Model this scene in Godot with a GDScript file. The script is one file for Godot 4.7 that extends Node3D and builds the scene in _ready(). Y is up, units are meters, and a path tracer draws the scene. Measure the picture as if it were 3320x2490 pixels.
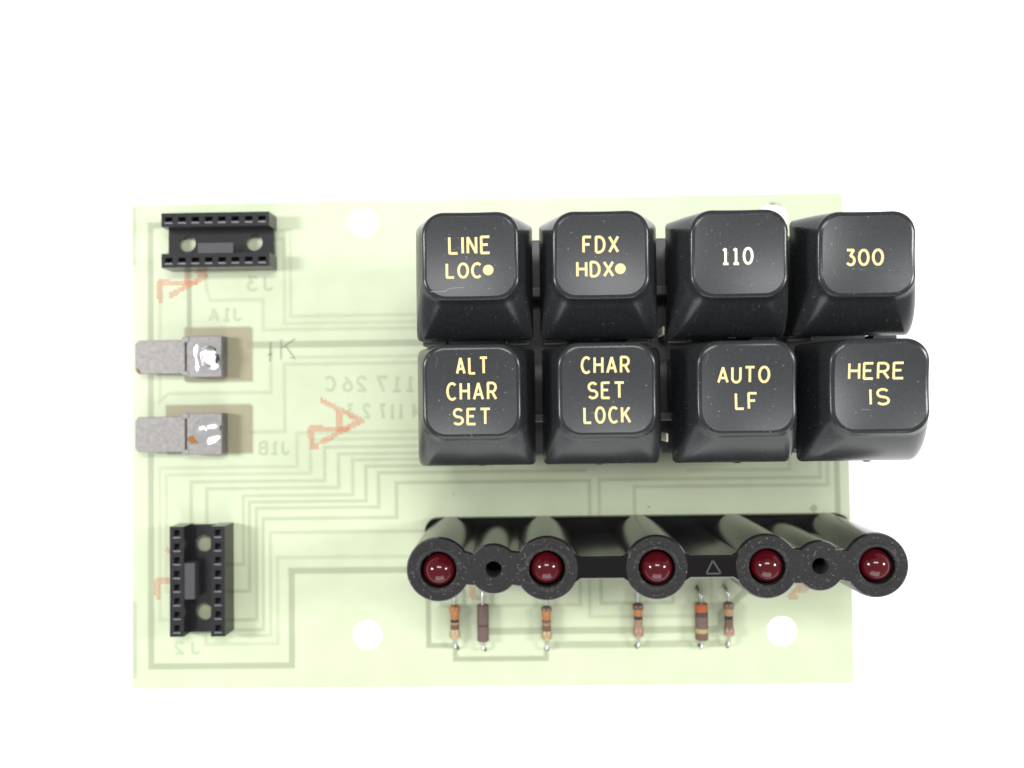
extends Node3D
# Lengths are written in millimetres and multiplied by MM. x runs to the right along the board, y up, z towards the lower edge of the board.
const MM := 0.001
var mats := {}
var rng := RandomNumberGenerator.new()
var taken := {}


func _ready() -> void:
	rng.seed = 7
	# camera: straight above the keys, tipped a degree or two
	var cam := Camera3D.new()
	cam.name = "camera"
	var lens := CameraAttributesPhysical.new()
	lens.frustum_focal_length = 25.06
	lens.frustum_focus_distance = 0.1165
	lens.frustum_near = 0.01
	lens.frustum_far = 20.0
	lens.exposure_aperture = 19.0
	cam.attributes = lens
	cam.transform = Transform3D(Basis(Vector3(0.99979612, -0.01537799, 0.01308544), Vector3(0.0134672, 0.02498924, -0.99959701), Vector3(0.0150448, 0.99956944, 0.02519124)), Vector3(0, 155, 0) * MM)
	add_child(cam)
	cam.current = true
	# the white light tent round the things
	var env := Environment.new()
	env.background_mode = Environment.BG_COLOR
	env.background_color = Color(1, 1, 1)
	env.background_energy_multiplier = 0.62
	env.tonemap_mode = Environment.TONE_MAPPER_LINEAR
	env.tonemap_exposure = 1.0
	env.sdfgi_enabled = true
	env.ssao_enabled = true
	env.ssil_enabled = true
	var we := WorldEnvironment.new()
	we.name = "world_environment"
	we.environment = env
	add_child(we)
	# lamps: a strip above the far edge, two small ones left and right, a broad soft one in front
	lamp("strip_light", Vector3(12, 330, -125), Vector3(5, 0, 0), Vector2(190, 50), 0.105)
	lamp("left_light", Vector3(-290, 230, -30), Vector3(0, 20, 0), Vector2(50, 80), 0.125)
	lamp("right_light", Vector3(320, 230, -30), Vector3(0, 20, 0), Vector2(50, 80), 0.125)
	lamp("front_light", Vector3(10, 170, 320), Vector3(0, 0, 20), Vector2(320, 220), 0.12)
	make_materials()
	build_setting()
	build_board()
	build_switch_block()
	build_keys()
	build_lamp_holder()
	build_sockets()
	build_terminals()
	build_resistors()


func lamp(called: String, at: Vector3, towards: Vector3, size: Vector2, energy: float) -> void:
	var l := AreaLight3D.new()
	l.name = called
	l.area_size = size * MM
	l.area_normalize_energy = true
	l.light_energy = energy
	l.area_range = 3.0
	l.shadow_enabled = true
	l.transform = Transform3D(Basis.looking_at((towards - at).normalized(), Vector3.UP), at * MM)
	add_child(l)


# ---------------------------------------------------------------- nodes

func numbered(called: String) -> String:
	var n: int = taken.get(called, 0)
	taken[called] = n + 1
	return called if n == 0 else "%s_%03d" % [called, n]


func thing(called: String, label: String, category: String, at := Vector3.ZERO, group := "") -> Node3D:
	var o := Node3D.new()
	o.name = numbered(called)
	o.position = at * MM
	add_child(o)
	tag(o, label, category, group)
	return o


func tag(o: Node, label: String, category: String, group := "") -> void:
	o.set_meta("label", label)
	o.set_meta("category", category)
	if group:
		o.set_meta("group", group)


func obj(called: String, st: SurfaceTool, material: Material, parent: Node = self) -> MeshInstance3D:
	st.generate_normals()
	st.index()
	var o := MeshInstance3D.new()
	var base := called
	if parent != self:
		var n := 0
		while parent.has_node(called):
			n += 1
			called = "%s_%03d" % [base, n]
	o.name = called
	o.mesh = st.commit()
	o.material_override = material
	parent.add_child(o, true)
	return o


# ---------------------------------------------------------------- shapes (in millimetres, corners counter-clockwise seen from outside)

func mb() -> SurfaceTool:
	var st := SurfaceTool.new()
	st.begin(Mesh.PRIMITIVE_TRIANGLES)
	return st


func tri(st: SurfaceTool, a: Vector3, b: Vector3, c: Vector3, g := -1) -> void:
	for p in [a, c, b]:
		st.set_smooth_group(g)
		st.add_vertex(p * MM)


func quad(st: SurfaceTool, a: Vector3, b: Vector3, c: Vector3, d: Vector3, g := -1) -> void:
	tri(st, a, b, c, g)
	tri(st, a, c, d, g)


func loft(st: SurfaceTool, rings: Array, groups: Array = []) -> void:
	for i in rings.size() - 1:
		var lo: PackedVector3Array = rings[i]
		var hi: PackedVector3Array = rings[i + 1]
		var g: int = groups[i] if i < groups.size() else 0
		for j in lo.size():
			var k := (j + 1) % lo.size()
			quad(st, lo[j], lo[k], hi[k], hi[j], g)


func cap(st: SurfaceTool, ring: PackedVector3Array, g := -1) -> void:
	var c := Vector3.ZERO
	for p in ring:
		c += p / ring.size()
	for j in ring.size():
		tri(st, c, ring[j], ring[(j + 1) % ring.size()], g)


func rr(hx: float, hz: float, r: float, corner := 6, side := 0) -> PackedVector2Array:
	# a rounded rectangle, counter-clockwise seen from above, always the same number of points
	var out := PackedVector2Array()
	for q in 4:
		var c := Vector2((hx - r) * (1 if q == 0 or q == 3 else -1), (hz - r) * (-1 if q < 2 else 1))
		for i in corner + 1:
			var a := deg_to_rad(90.0 * (q + float(i) / corner))
			out.append(c + Vector2(cos(a), -sin(a)) * r)
		if side:
			var c2 := Vector2((hx - r) * (1 if q == 3 or q == 2 else -1), (hz - r) * (-1 if q < 1 or q == 3 else 1))
			var a2 := deg_to_rad(90.0 * (q + 1))
			var to := c2 + Vector2(cos(a2), -sin(a2)) * r
			var from := out[out.size() - 1]
			for i in range(1, side + 1):
				out.append(from.lerp(to, float(i) / (side + 1)))
	return out


func ring(outline: PackedVector2Array, y: float, at := Vector2.ZERO) -> PackedVector3Array:
	var out := PackedVector3Array()
	for p in outline:
		out.append(Vector3(p.x + at.x, y, p.y + at.y))
	return out


func rbox(st: SurfaceTool, lo: Vector3, hi: Vector3, r := 0.4, b := 0.15, corner := 2) -> void:
	# an upright box with rounded corners and chamfered top edge
	var h := (hi - lo) / 2
	var c := Vector2((lo.x + hi.x) / 2, (lo.z + hi.z) / 2)
	r = minf(r, minf(h.x, h.z) * 0.98)
	b = minf(b, r * 0.95)
	var o := rr(h.x, h.z, r, corner)
	var i := rr(h.x - b, h.z - b, maxf(r - b, 0.01), corner)
	var top := ring(i, hi.y, c)
	loft(st, [ring(o, lo.y, c), ring(o, hi.y - b, c), top], [1, 2])
	cap(st, top)


func lathe(st: SurfaceTool, profile: Array, n := 24, frame := Transform3D(), group := 0) -> void:
	# profile of (radius, height), from outside and below to the middle on top, round the y axis of frame
	var rings := []
	var groups := []
	for p in profile:
		var o := PackedVector3Array()
		for j in n:
			var a := TAU * j / n
			o.append(frame * Vector3(cos(a) * p.x, p.y, -sin(a) * p.x))
		rings.append(o)
		groups.append(group if group >= 0 else groups.size() + 1)
	loft(st, rings, groups)


func tube(st: SurfaceTool, path: Array, r: float, n := 8) -> void:
	var rings := []
	for i in path.size():
		var d: Vector3 = (path[mini(i + 1, path.size() - 1)] - path[maxi(i - 1, 0)]).normalized()
		var side := d.cross(Vector3.UP if absf(d.y) < 0.9 else Vector3.BACK).normalized()
		var up := side.cross(d)
		var o := PackedVector3Array()
		for j in n:
			var a := TAU * j / n
			o.append(path[i] + (side * cos(a) + up * sin(a)) * r)
		rings.append(o)
	# turn so that the outside faces out
	for i in rings.size():
		var back: PackedVector3Array = rings[i].duplicate()
		back.reverse()
		rings[i] = back
	loft(st, rings, [])
	cap(st, rings[-1])


func circle(c: Vector2, r: float, n := 48) -> PackedVector2Array:
	var out := PackedVector2Array()
	for j in n:
		var a := TAU * j / n
		out.append(c + Vector2(cos(a), -sin(a)) * r)
	return out


func fill(st: SurfaceTool, poly: PackedVector2Array, height: Callable) -> void:
	var t := Geometry2D.triangulate_polygon(poly)
	for i in range(0, t.size(), 3):
		var a := poly[t[i]]
		var b := poly[t[i + 1]]
		var c := poly[t[i + 2]]
		if (b - a).cross(c - a) > 0:
			var s := b
			b = c
			c = s
		tri(st, Vector3(a.x, height.call(a), a.y), Vector3(b.x, height.call(b), b.y), Vector3(c.x, height.call(c), c.y), 0)


func face_with_holes(st: SurfaceTool, outline: PackedVector2Array, holes: Array, y: float) -> void:
	# the face is cut along lines through the middles of the holes, so that no piece has a hole of its own
	var cuts := [-1000.0]
	for h in holes:
		if not cuts.any(func(x): return absf(x - h.x) < 0.5):
			cuts.append(h.x)
	cuts.append(1000.0)
	cuts.sort()
	for i in cuts.size() - 1:
		var slab := PackedVector2Array([Vector2(cuts[i], -500), Vector2(cuts[i + 1], -500), Vector2(cuts[i + 1], 500), Vector2(cuts[i], 500)])
		var pieces := Geometry2D.intersect_polygons(outline, slab)
		for h in holes:
			var left: Array[PackedVector2Array] = []
			for p in pieces:
				left.append_array(Geometry2D.clip_polygons(p, circle(Vector2(h.x, h.y), h.z)))
			pieces = left
		for p in pieces:
			fill(st, p, func(_p): return y)


func grown(poly: PackedVector2Array, by: float) -> PackedVector2Array:
	# every corner moved outwards along its own normal
	var out := PackedVector2Array()
	var n := poly.size()
	var ccw := -1.0 if Geometry2D.is_polygon_clockwise(poly) else 1.0
	for i in n:
		var a := (poly[i] - poly[(i + n - 1) % n]).normalized()
		var b := (poly[(i + 1) % n] - poly[i]).normalized()
		var m := (Vector2(a.y, -a.x) + Vector2(b.y, -b.x)).normalized() * ccw
		out.append(poly[i] + m * by / maxf(0.5, m.dot(Vector2(a.y, -a.x) * ccw)))
	return out


# ---------------------------------------------------------------- lettering: engraved single-stroke letters, one unit high

func arc(cx: float, cy: float, rx: float, ry: float, from: float, to: float) -> Array:
	var out := []
	var n := maxi(3, int(absf(to - from) / 15.0))
	for i in n + 1:
		var a := deg_to_rad(lerpf(from, to, float(i) / n))
		out.append(Vector2(cx + cos(a) * rx, cy + sin(a) * ry))
	return out


func glyph(ch: String) -> Dictionary:
	# w: width, cut: where the letter is cut in two so that neither half has a hole, s: strokes
	match ch:
		"A": return {"w": 0.62, "cut": 0.31, "s": [[Vector2(0, 0), Vector2(0.31, 1), Vector2(0.62, 0)], [Vector2(0.1, 0.3), Vector2(0.52, 0.3)]]}
		"B": return {"w": 0.55, "cut": 0.28, "s": [[Vector2(0, 0), Vector2(0, 1)], [Vector2(0, 1)] + arc(0.28, 0.76, 0.24, 0.24, 90, -90) + [Vector2(0, 0.52)], arc(0.28, 0.26, 0.27, 0.26, 90, -90) + [Vector2(0, 0)]]}
		"C": return {"w": 0.56, "cut": 0.3, "s": [arc(0.33, 0.5, 0.33, 0.5, 48, 312)]}
		"D": return {"w": 0.54, "cut": 0.25, "s": [[Vector2(0, 0), Vector2(0, 1)] + arc(0.2, 0.5, 0.34, 0.5, 90, 0), arc(0.2, 0.5, 0.34, 0.5, 0, -90) + [Vector2(0, 0)]]}
		"E": return {"w": 0.5, "cut": 0.25, "s": [[Vector2(0.5, 1), Vector2(0, 1), Vector2(0, 0), Vector2(0.5, 0)], [Vector2(0, 0.52), Vector2(0.4, 0.52)]]}
		"F": return {"w": 0.5, "cut": 0.25, "s": [[Vector2(0.5, 1), Vector2(0, 1), Vector2(0, 0)], [Vector2(0, 0.52), Vector2(0.4, 0.52)]]}
		"H": return {"w": 0.56, "cut": 0.28, "s": [[Vector2(0, 0), Vector2(0, 1)], [Vector2(0.56, 0), Vector2(0.56, 1)], [Vector2(0, 0.52), Vector2(0.56, 0.52)]]}
		"I": return {"w": 0.0, "cut": 0.0, "s": [[Vector2(0, 0), Vector2(0, 1)]]}
		"J": return {"w": 0.42, "cut": 0.2, "s": [[Vector2(0.42, 1)] + arc(0.21, 0.25, 0.21, 0.25, 0, -170)]}
		"K": return {"w": 0.56, "cut": 0.12, "s": [[Vector2(0, 0), Vector2(0, 1)], [Vector2(0.53, 1), Vector2(0.02, 0.4)], [Vector2(0.2, 0.61), Vector2(0.56, 0)]]}
		"L": return {"w": 0.48, "cut": 0.24, "s": [[Vector2(0, 1), Vector2(0, 0), Vector2(0.48, 0)]]}
		"N": return {"w": 0.5, "cut": 0.25, "s": [[Vector2(0, 0), Vector2(0, 1), Vector2(0.5, 0), Vector2(0.5, 1)]]}
		"O": return {"w": 0.62, "cut": 0.31, "s": [arc(0.31, 0.5, 0.31, 0.5, 90, 270), arc(0.31, 0.5, 0.31, 0.5, -90, 90)]}
		"R": return {"w": 0.56, "cut": 0.26, "s": [[Vector2(0, 0), Vector2(0, 1)] + arc(0.28, 0.73, 0.26, 0.27, 90, 0), arc(0.28, 0.73, 0.26, 0.27, 0, -90) + [Vector2(0, 0.46)], [Vector2(0.28, 0.46), Vector2(0.56, 0)]]}
		"S": return {"w": 0.56, "cut": 0.28, "s": [arc(0.28, 0.745, 0.26, 0.255, 30, 270) + arc(0.28, 0.245, 0.28, 0.245, 90, -150)]}
		"T": return {"w": 0.6, "cut": 0.3, "s": [[Vector2(0, 1), Vector2(0.6, 1)], [Vector2(0.3, 1), Vector2(0.3, 0)]]}
		"U": return {"w": 0.54, "cut": 0.27, "s": [[Vector2(0, 1)] + arc(0.27, 0.29, 0.27, 0.29, 180, 360) + [Vector2(0.54, 1)]]}
		"X": return {"w": 0.56, "cut": 0.28, "s": [[Vector2(0, 1), Vector2(0.56, 0)], [Vector2(0, 0), Vector2(0.56, 1)]]}
		"0": return {"w": 0.62, "cut": 0.31, "s": [arc(0.31, 0.5, 0.31, 0.5, 90, 270), arc(0.31, 0.5, 0.31, 0.5, -90, 90)]}
		"1": return {"w": 0.42, "cut": 0.2, "s": [[Vector2(0.02, 0.86), Vector2(0.2, 0.98), Vector2(0.2, 0)], [Vector2(0, 0), Vector2(0.42, 0)]]}
		"2": return {"w": 0.54, "cut": 0.27, "s": [arc(0.27, 0.72, 0.27, 0.28, 165, -30) + [Vector2(0, 0), Vector2(0.54, 0)]]}
		"3": return {"w": 0.52, "cut": 0.25, "s": [[Vector2(0, 1), Vector2(0.48, 1), Vector2(0.24, 0.6)] + arc(0.25, 0.3, 0.27, 0.3, 85, -150)]}
		"4": return {"w": 0.6, "cut": 0.3, "s": [[Vector2(0.42, 0), Vector2(0.42, 1), Vector2(0, 0.32), Vector2(0.6, 0.32)]]}
		"6": return {"w": 0.54, "cut": 0.27, "s": [arc(0.27, 0.3, 0.27, 0.3, 90, 270), arc(0.27, 0.3, 0.27, 0.3, -90, 90), [Vector2(0.42, 1), Vector2(0.12, 0.62), Vector2(0, 0.3)]]}
		"7": return {"w": 0.54, "cut": 0.27, "s": [[Vector2(0, 1), Vector2(0.54, 1), Vector2(0.18, 0)]]}
	return {"w": 0.4, "cut": 0.2, "s": []}


func stroked(strokes: Array, cut: float, half_width: float) -> Array:
	# outlines of the strokes joined, in two halves left and right of the cut
	var out := []
	for side in 2:
		var half := PackedVector2Array([Vector2(cut, -99), Vector2(cut + 99, -99), Vector2(cut + 99, 99), Vector2(cut, 99)])
		if side == 0:
			half = PackedVector2Array([Vector2(cut - 99, -99), Vector2(cut, -99), Vector2(cut, 99), Vector2(cut - 99, 99)])
		var pieces := []
		for s in strokes:
			for p in Geometry2D.offset_polyline(PackedVector2Array(s), half_width, Geometry2D.JOIN_ROUND, Geometry2D.END_ROUND):
				if Geometry2D.is_polygon_clockwise(p):
					continue
				pieces.append_array(Geometry2D.intersect_polygons(p, half))
		var again := true
		while again:
			again = false
			for i in pieces.size():
				for j in range(i + 1, pieces.size()):
					var m := Geometry2D.merge_polygons(pieces[i], pieces[j])
					if m.size() == 1:
						pieces[i] = m[0]
						pieces.remove_at(j)
						again = true
						break
				if again:
					break
		out.append_array(pieces)
	return out


func write(st: SurfaceTool, text: String, x0: float, x1: float, z0: float, z1: float, half_width: float, height: Callable, mirrored := false, gap := 0.33) -> void:
	# text between x0 and x1 (outer edges), its top at z0 and its foot at z1
	var h := z1 - z0 - 2 * half_width
	var w := x1 - x0 - 2 * half_width
	var sum := 0.0
	for ch in text:
		sum += glyph(ch).w * h
	var g := gap * h
	var sx := clampf((w - g * (text.length() - 1)) / maxf(sum, 0.01), 0.6, 1.35)
	if text.length() > 1:
		g = (w - sum * sx) / (text.length() - 1)
	var x := x0 + half_width
	for ch in text:
		var d := glyph(ch)
		var strokes := []
		for s in d.s:
			var line := []
			for p in s:
				var px: float = x + p.x * h * sx
				line.append(Vector2(x0 + x1 - px if mirrored else px, z1 - half_width - p.y * h))
			strokes.append(line)
		var cut: float = x + d.cut * h * sx
		for p in stroked(strokes, x0 + x1 - cut if mirrored else cut, half_width):
			fill(st, p, height)
		x += d.w * h * sx + g


# ---------------------------------------------------------------- materials

func noise_texture(frequency: float, low: Color, high: Color, size := 512, seed_ := 1, octaves := 4) -> NoiseTexture2D:
	var f := FastNoiseLite.new()
	f.noise_type = FastNoiseLite.TYPE_SIMPLEX_SMOOTH
	f.frequency = frequency
	f.seed = seed_
	f.fractal_octaves = octaves
	var t := NoiseTexture2D.new()
	t.width = size
	t.height = size
	t.seamless = true
	t.noise = f
	var r := Gradient.new()
	r.set_color(0, low)
	r.set_color(1, high)
	t.color_ramp = r
	return t


func dusty(base: Color, vary: float, specks: int, speck: Color, hairs: int, seed_: int, size := 512) -> ImageTexture:
	# plain colour with fine grain, scattered dust specks and short lint hairs
	var g := RandomNumberGenerator.new()
	g.seed = seed_
	var im := Image.create(size, size, false, Image.FORMAT_RGB8)
	for y in size:
		for x in size:
			var k := 1.0 + vary * (g.randf() - 0.5)
			im.set_pixel(x, y, Color(base.r * k, base.g * k * (1 + 0.04 * (g.randf() - 0.5)), base.b * k))
	for i in specks:
		var x := g.randi() % size
		var y := g.randi() % size
		var a := g.randf_range(0.15, 0.8)
		im.set_pixel(x, y, im.get_pixel(x, y).lerp(speck, a))
		if g.randf() < 0.35:
			im.set_pixel((x + 1) % size, y, im.get_pixel((x + 1) % size, y).lerp(speck, a * 0.7))
		if g.randf() < 0.25:
			im.set_pixel(x, (y + 1) % size, im.get_pixel(x, (y + 1) % size).lerp(speck, a * 0.7))
	for i in hairs:
		var p := Vector2(g.randf() * size, g.randf() * size)
		var d := Vector2.from_angle(g.randf() * TAU)
		var a := g.randf_range(0.2, 0.6)
		for k in g.randi_range(4, 12):
			d = d.rotated(g.randf_range(-0.35, 0.35))
			p += d
			var x := posmod(int(p.x), size)
			var y := posmod(int(p.y), size)
			im.set_pixel(x, y, im.get_pixel(x, y).lerp(speck, a))
	return ImageTexture.create_from_image(im)


func mat(called: String, color: Color, roughness: float, metallic := 0.0) -> StandardMaterial3D:
	var m := StandardMaterial3D.new()
	m.resource_name = called
	m.albedo_color = color
	m.roughness = roughness
	m.metallic = metallic
	mats[called] = m
	return m


func tri_map(m: StandardMaterial3D, repeat_mm: float) -> void:
	m.uv1_triplanar = true
	m.uv1_world_triplanar = true
	m.uv1_scale = Vector3.ONE * 1000.0 / repeat_mm


func lin(r: float, g: float, b: float) -> Color:
	return Color(r, g, b).linear_to_srgb()


func make_materials() -> void:
	var m := mat("paper", lin(0.93, 0.93, 0.93), 0.95)
	m.albedo_texture = noise_texture(0.02, Color(0.985, 0.985, 0.98), Color(1, 1, 1))
	tri_map(m, 60)
	# key plastic: nearly black, slightly blue
	m = mat("key_side", Color.WHITE, 0.27)
	m.albedo_texture = dusty(lin(0.0135, 0.0145, 0.0155), 0.4, 200, Color(0.5, 0.5, 0.48), 6, 11, 288)
	m.metallic_specular = 0.34
	tri_map(m, 42)
	m.heightmap_enabled = true
	m.heightmap_texture = noise_texture(0.12, Color.BLACK, Color.WHITE, 512, 5, 3)
	m.heightmap_scale = 0.0006
	m = mat("key_top", Color.WHITE, 0.42)
	m.albedo_texture = dusty(lin(0.0125, 0.0138, 0.015), 0.4, 150, Color(0.62, 0.62, 0.6), 16, 12, 288)
	m.metallic_specular = 0.45
	tri_map(m, 38)
	m.heightmap_enabled = true
	m.heightmap_texture = noise_texture(0.16, Color.BLACK, Color.WHITE, 512, 6, 3)
	m.heightmap_scale = 0.0007
	mat("legend_cream", lin(0.44, 0.35, 0.16), 0.6)
	mat("legend_pale", lin(0.46, 0.46, 0.36), 0.6)
	mat("scratch", lin(0.18, 0.1725, 0.1725), 0.6)
	m = mat("housing", Color.WHITE, 0.45)
	m.albedo_texture = dusty(lin(0.017, 0.0165, 0.0175), 0.3, 300, Color(0.3, 0.29, 0.28), 4, 13, 256)
	tri_map(m, 40)
	# the lamp holder, dustier and browner
	m = mat("holder_side", Color.WHITE, 0.2)
	m.albedo_texture = dusty(lin(0.009, 0.00825, 0.009), 0.3, 120, Color(0.3, 0.3, 0.28), 4, 14, 256)
	tri_map(m, 40)
	m.metallic_specular = 0.75
	m = mat("holder_face", Color.WHITE, 0.55)
	m.metallic_specular = 0.34
	m.albedo_texture = dusty(lin(0.0085, 0.008, 0.0085), 0.8, 1000, Color(0.6, 0.55, 0.45), 20, 15, 256)
	tri_map(m, 30)
	m.heightmap_enabled = true
	m.heightmap_texture = noise_texture(0.1, Color.BLACK, Color.WHITE, 512, 8, 4)
	m.heightmap_scale = 0.003
	m = mat("bar_face", lin(0.005, 0.0045, 0.0045), 0.3)
	m.metallic_specular = 0.2
	mat("hole_black", lin(0.004, 0.004, 0.004), 0.8)
	m = mat("red_lens", lin(0.042, 0.002, 0.004), 0.12)
	m.metallic_specular = 0.36
	# the board
	m = mat("board", lin(0.365, 0.407, 0.284), 0.42)
	m.albedo_texture = noise_texture(0.012, Color(0.955, 0.96, 0.94), Color(1, 1, 1), 512, 3)
	tri_map(m, 70)
	m = mat("board_edge", lin(0.86, 0.88, 0.78), 0.8)
	m.albedo_texture = noise_texture(0.05, Color(0.8, 0.8, 0.75), Color(1, 1, 1), 256, 4)
	tri_map(m, 12)
	m = mat("trace", Color.WHITE, 0.42)
	m.vertex_color_use_as_albedo = true
	m.transparency = BaseMaterial3D.TRANSPARENCY_ALPHA
	m = mat("socket", Color.WHITE, 0.2)
	m.albedo_texture = dusty(lin(0.0085, 0.0083, 0.0095), 0.5, 200, Color(0.3, 0.3, 0.3), 3, 16, 256)
	tri_map(m, 30)
	m.metallic_specular = 0.55
	mat("socket_key", lin(0.022, 0.022, 0.025), 0.6)
	mat("socket_slot", lin(0.006, 0.005, 0.006), 0.7)
	mat("socket_contact", lin(0.15, 0.145, 0.165), 0.35, 0.5)
	m = mat("tinned", lin(0.215, 0.207, 0.2), 0.6, 0.2)
	m.albedo_texture = noise_texture(0.045, Color(0.84, 0.83, 0.82), Color(1, 1, 1), 256, 21)
	tri_map(m, 14)
	mat("solder", lin(0.72, 0.71, 0.72), 0.16, 1.0)
	mat("bore", lin(0.9, 0.9, 0.88), 0.5)
	mat("rust", lin(0.105, 0.06, 0.0225), 0.8)
	mat("groove", lin(0.15, 0.1425, 0.15), 0.7)
	mat("flux", lin(0.19, 0.08, 0.016), 0.25)
	mat("lead", lin(0.5, 0.5, 0.5), 0.3, 0.9)
	for b in [["tan", 0.24, 0.14, 0.065], ["orange", 0.26, 0.105, 0.033], ["vermilion", 0.27, 0.058, 0.014], ["black", 0.01, 0.01, 0.012], ["brown", 0.09, 0.048, 0.03], ["pinkish", 0.2, 0.115, 0.075], ["gold", 0.24, 0.185, 0.08], ["straw", 0.27, 0.19, 0.1], ["umber", 0.085, 0.055, 0.044], ["umber_dark", 0.04, 0.025, 0.022], ["dark_tan", 0.11, 0.07, 0.04]]:
		mat(b[0], lin(b[1], b[2], b[3]), 0.35)
	mat("cream_plastic", lin(0.675, 0.645, 0.495), 0.5)
	mat("drill_hole", lin(0.045, 0.075, 0.018), 0.8)


# ---------------------------------------------------------------- setting

func build_setting() -> void:
	var st := mb()
	quad(st, Vector3(-700, -1.25, 700), Vector3(700, -1.25, 700), Vector3(700, -1.25, -700), Vector3(-700, -1.25, -700))
	var o := obj("tabletop", st, mats.paper)
	o.set_meta("kind", "structure")
	o.set_meta("label", "plain bright white paper under and around the circuit board")


# ---------------------------------------------------------------- circuit board with its traces and prints

var layer := 0.02


func build_board() -> void:
	var board := thing("circuit_board", "pale green printed circuit board carrying the keys, lamps and sockets", "circuit board")
	var outline := PackedVector2Array()
	for p in rr(69.25, 47.05, 1.0, 4):
		outline.append(p + Vector2(-7.15, 7.0))
	var holes := [Vector3(-30.9, -35.85, 2.85), Vector3(48.7, -35.6, 2.85), Vector3(-30.8, 44.0, 2.85), Vector3(48.6, 44.0, 2.85)]
	var st := mb()
	face_with_holes(st, outline, holes, 0.0)
	obj("board_panel", st, mats.board, board)
	st = mb()
	loft(st, [ring(outline, -1.2), ring(outline, -0.0)], [1])
	for h in holes:
		loft(st, [ring(circle(Vector2(h.x, h.y), h.z), 0.0), ring(circle(Vector2(h.x, h.y), h.z), -1.2)], [2])
	obj("board_edge", st, mats.board_edge, board)
	for pad in [[-65.9, -52.85, -15.6, -5.2], [-69.6, -52.87, -0.55, 8.7]]:
		soft_patch(board, "copper_pad", pad[0], pad[1], pad[2], pad[3], Color(0.25, 0.22, 0.14), 0.74)
	trace(board, 1.07, 0.37, [Vector2(-70.48, -35.85), Vector2(-72.67, -35.85), Vector2(-72.67, 4.44), Vector2(-72.67, 49.70), Vector2(-45.38, 49.70), Vector2(-45.38, 31.61), Vector2(-15.86, 31.61)])
	trace(board, 0.60, 0.14, [Vector2(-68.48, 40.81), Vector2(-70.94, 40.81), Vector2(-70.94, 11.53), Vector2(-44.12, 11.53), Vector2(-44.12, 5.04), Vector2(-18.56, 5.04)])
	trace(board, 0.60, 0.14, [Vector2(-69.67, 35.76), Vector2(-69.67, 12.86), Vector2(-41.55, 12.86), Vector2(-41.55, 6.33), Vector2(-18.57, 6.33)])
	trace(board, 0.60, 0.19, [Vector2(-64.83, 22.45), Vector2(-64.83, 14.28), Vector2(-38.80, 14.28), Vector2(-38.80, 7.85), Vector2(-18.59, 7.85)])
	trace(board, 0.60, 0.19, [Vector2(-61.76, 22.48), Vector2(-61.76, 15.63), Vector2(-36.12, 15.63), Vector2(-36.12, 9.20), Vector2(-18.60, 9.20)])
	trace(board, 0.60, 0.19, [Vector2(-57.05, 30.25), Vector2(-54.65, 30.25), Vector2(-54.65, 17.08), Vector2(-33.38, 17.08), Vector2(-33.38, 10.36), Vector2(-18.61, 10.36)])
	trace(board, 0.60, 0.22, [Vector2(-57.07, 35.41), Vector2(-53.48, 35.41), Vector2(-53.48, 18.29), Vector2(-30.82, 18.29), Vector2(-30.82, 11.64), Vector2(-6.11, 11.64)])
	trace(board, 0.60, 0.22, [Vector2(-57.10, 40.91), Vector2(-52.13, 40.91), Vector2(-52.13, 19.49), Vector2(-28.38, 19.49), Vector2(-28.38, 12.92), Vector2(11.70, 12.92)])
	trace(board, 0.60, 0.22, [Vector2(-57.11, 42.86), Vector2(-50.83, 42.86), Vector2(-50.83, 21.53), Vector2(-24.93, 21.53), Vector2(-24.93, 14.87), Vector2(12.32, 14.87), Vector2(12.32, 23.28)])
	trace(board, 0.60, 0.18, [Vector2(-57.71, 43.92), Vector2(-49.46, 43.92), Vector2(-49.46, 24.22), Vector2(-18.76, 24.22)])
	trace(board, 0.60, 0.14, [Vector2(-62.02, 43.82), Vector2(-62.02, 45.53), Vector2(-48.09, 45.53), Vector2(-48.09, 29.04), Vector2(-18.81, 29.04)])
	trace(board, 0.83, 0.46, [Vector2(-65.10, -27.95), Vector2(-65.10, -14.67)])
	trace(board, 0.60, 0.14, [Vector2(-61.71, -27.90), Vector2(-61.71, -23.37), Vector2(-60.94, -21.00), Vector2(-50.61, -21.00), Vector2(-50.61, -15.07), Vector2(-18.35, -15.07)])
	trace(board, 0.60, 0.14, [Vector2(-48.90, -34.47), Vector2(-45.22, -34.47), Vector2(-45.22, -17.64), Vector2(-18.32, -17.64)])
	trace(board, 0.60, 0.13, [Vector2(-48.91, -32.83), Vector2(-46.43, -32.83), Vector2(-46.43, -16.27), Vector2(-18.34, -16.27)])
	trace(board, 1.19, 0.37, [Vector2(-53.85, -12.17), Vector2(-18.38, -12.17)])
	trace(board, 0.60, 0.15, [Vector2(-49.21, -11.74), Vector2(-49.21, -2.92), Vector2(-69.28, -2.92), Vector2(-70.85, -1.53), Vector2(-70.85, -25.63)])
	trace(board, 0.60, 0.15, [Vector2(-18.42, -8.31), Vector2(-46.52, -8.31), Vector2(-46.52, 4.77), Vector2(-53.93, 4.77)])
	trace(board, 0.60, 0.13, [Vector2(-18.40, -9.63), Vector2(-44.22, -9.63)])
	trace(board, 0.60, 0.15, [Vector2(50.70, 10.72), Vector2(50.70, 13.14), Vector2(30.95, 13.14)])
	trace(board, 0.60, 0.19, [Vector2(56.53, 10.79), Vector2(56.53, 14.75), Vector2(14.17, 14.75), Vector2(14.17, 23.30)])
	trace(board, 0.60, 0.20, [Vector2(57.94, 10.81), Vector2(57.94, 16.18), Vector2(20.90, 16.18), Vector2(20.90, 23.37)])
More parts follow.
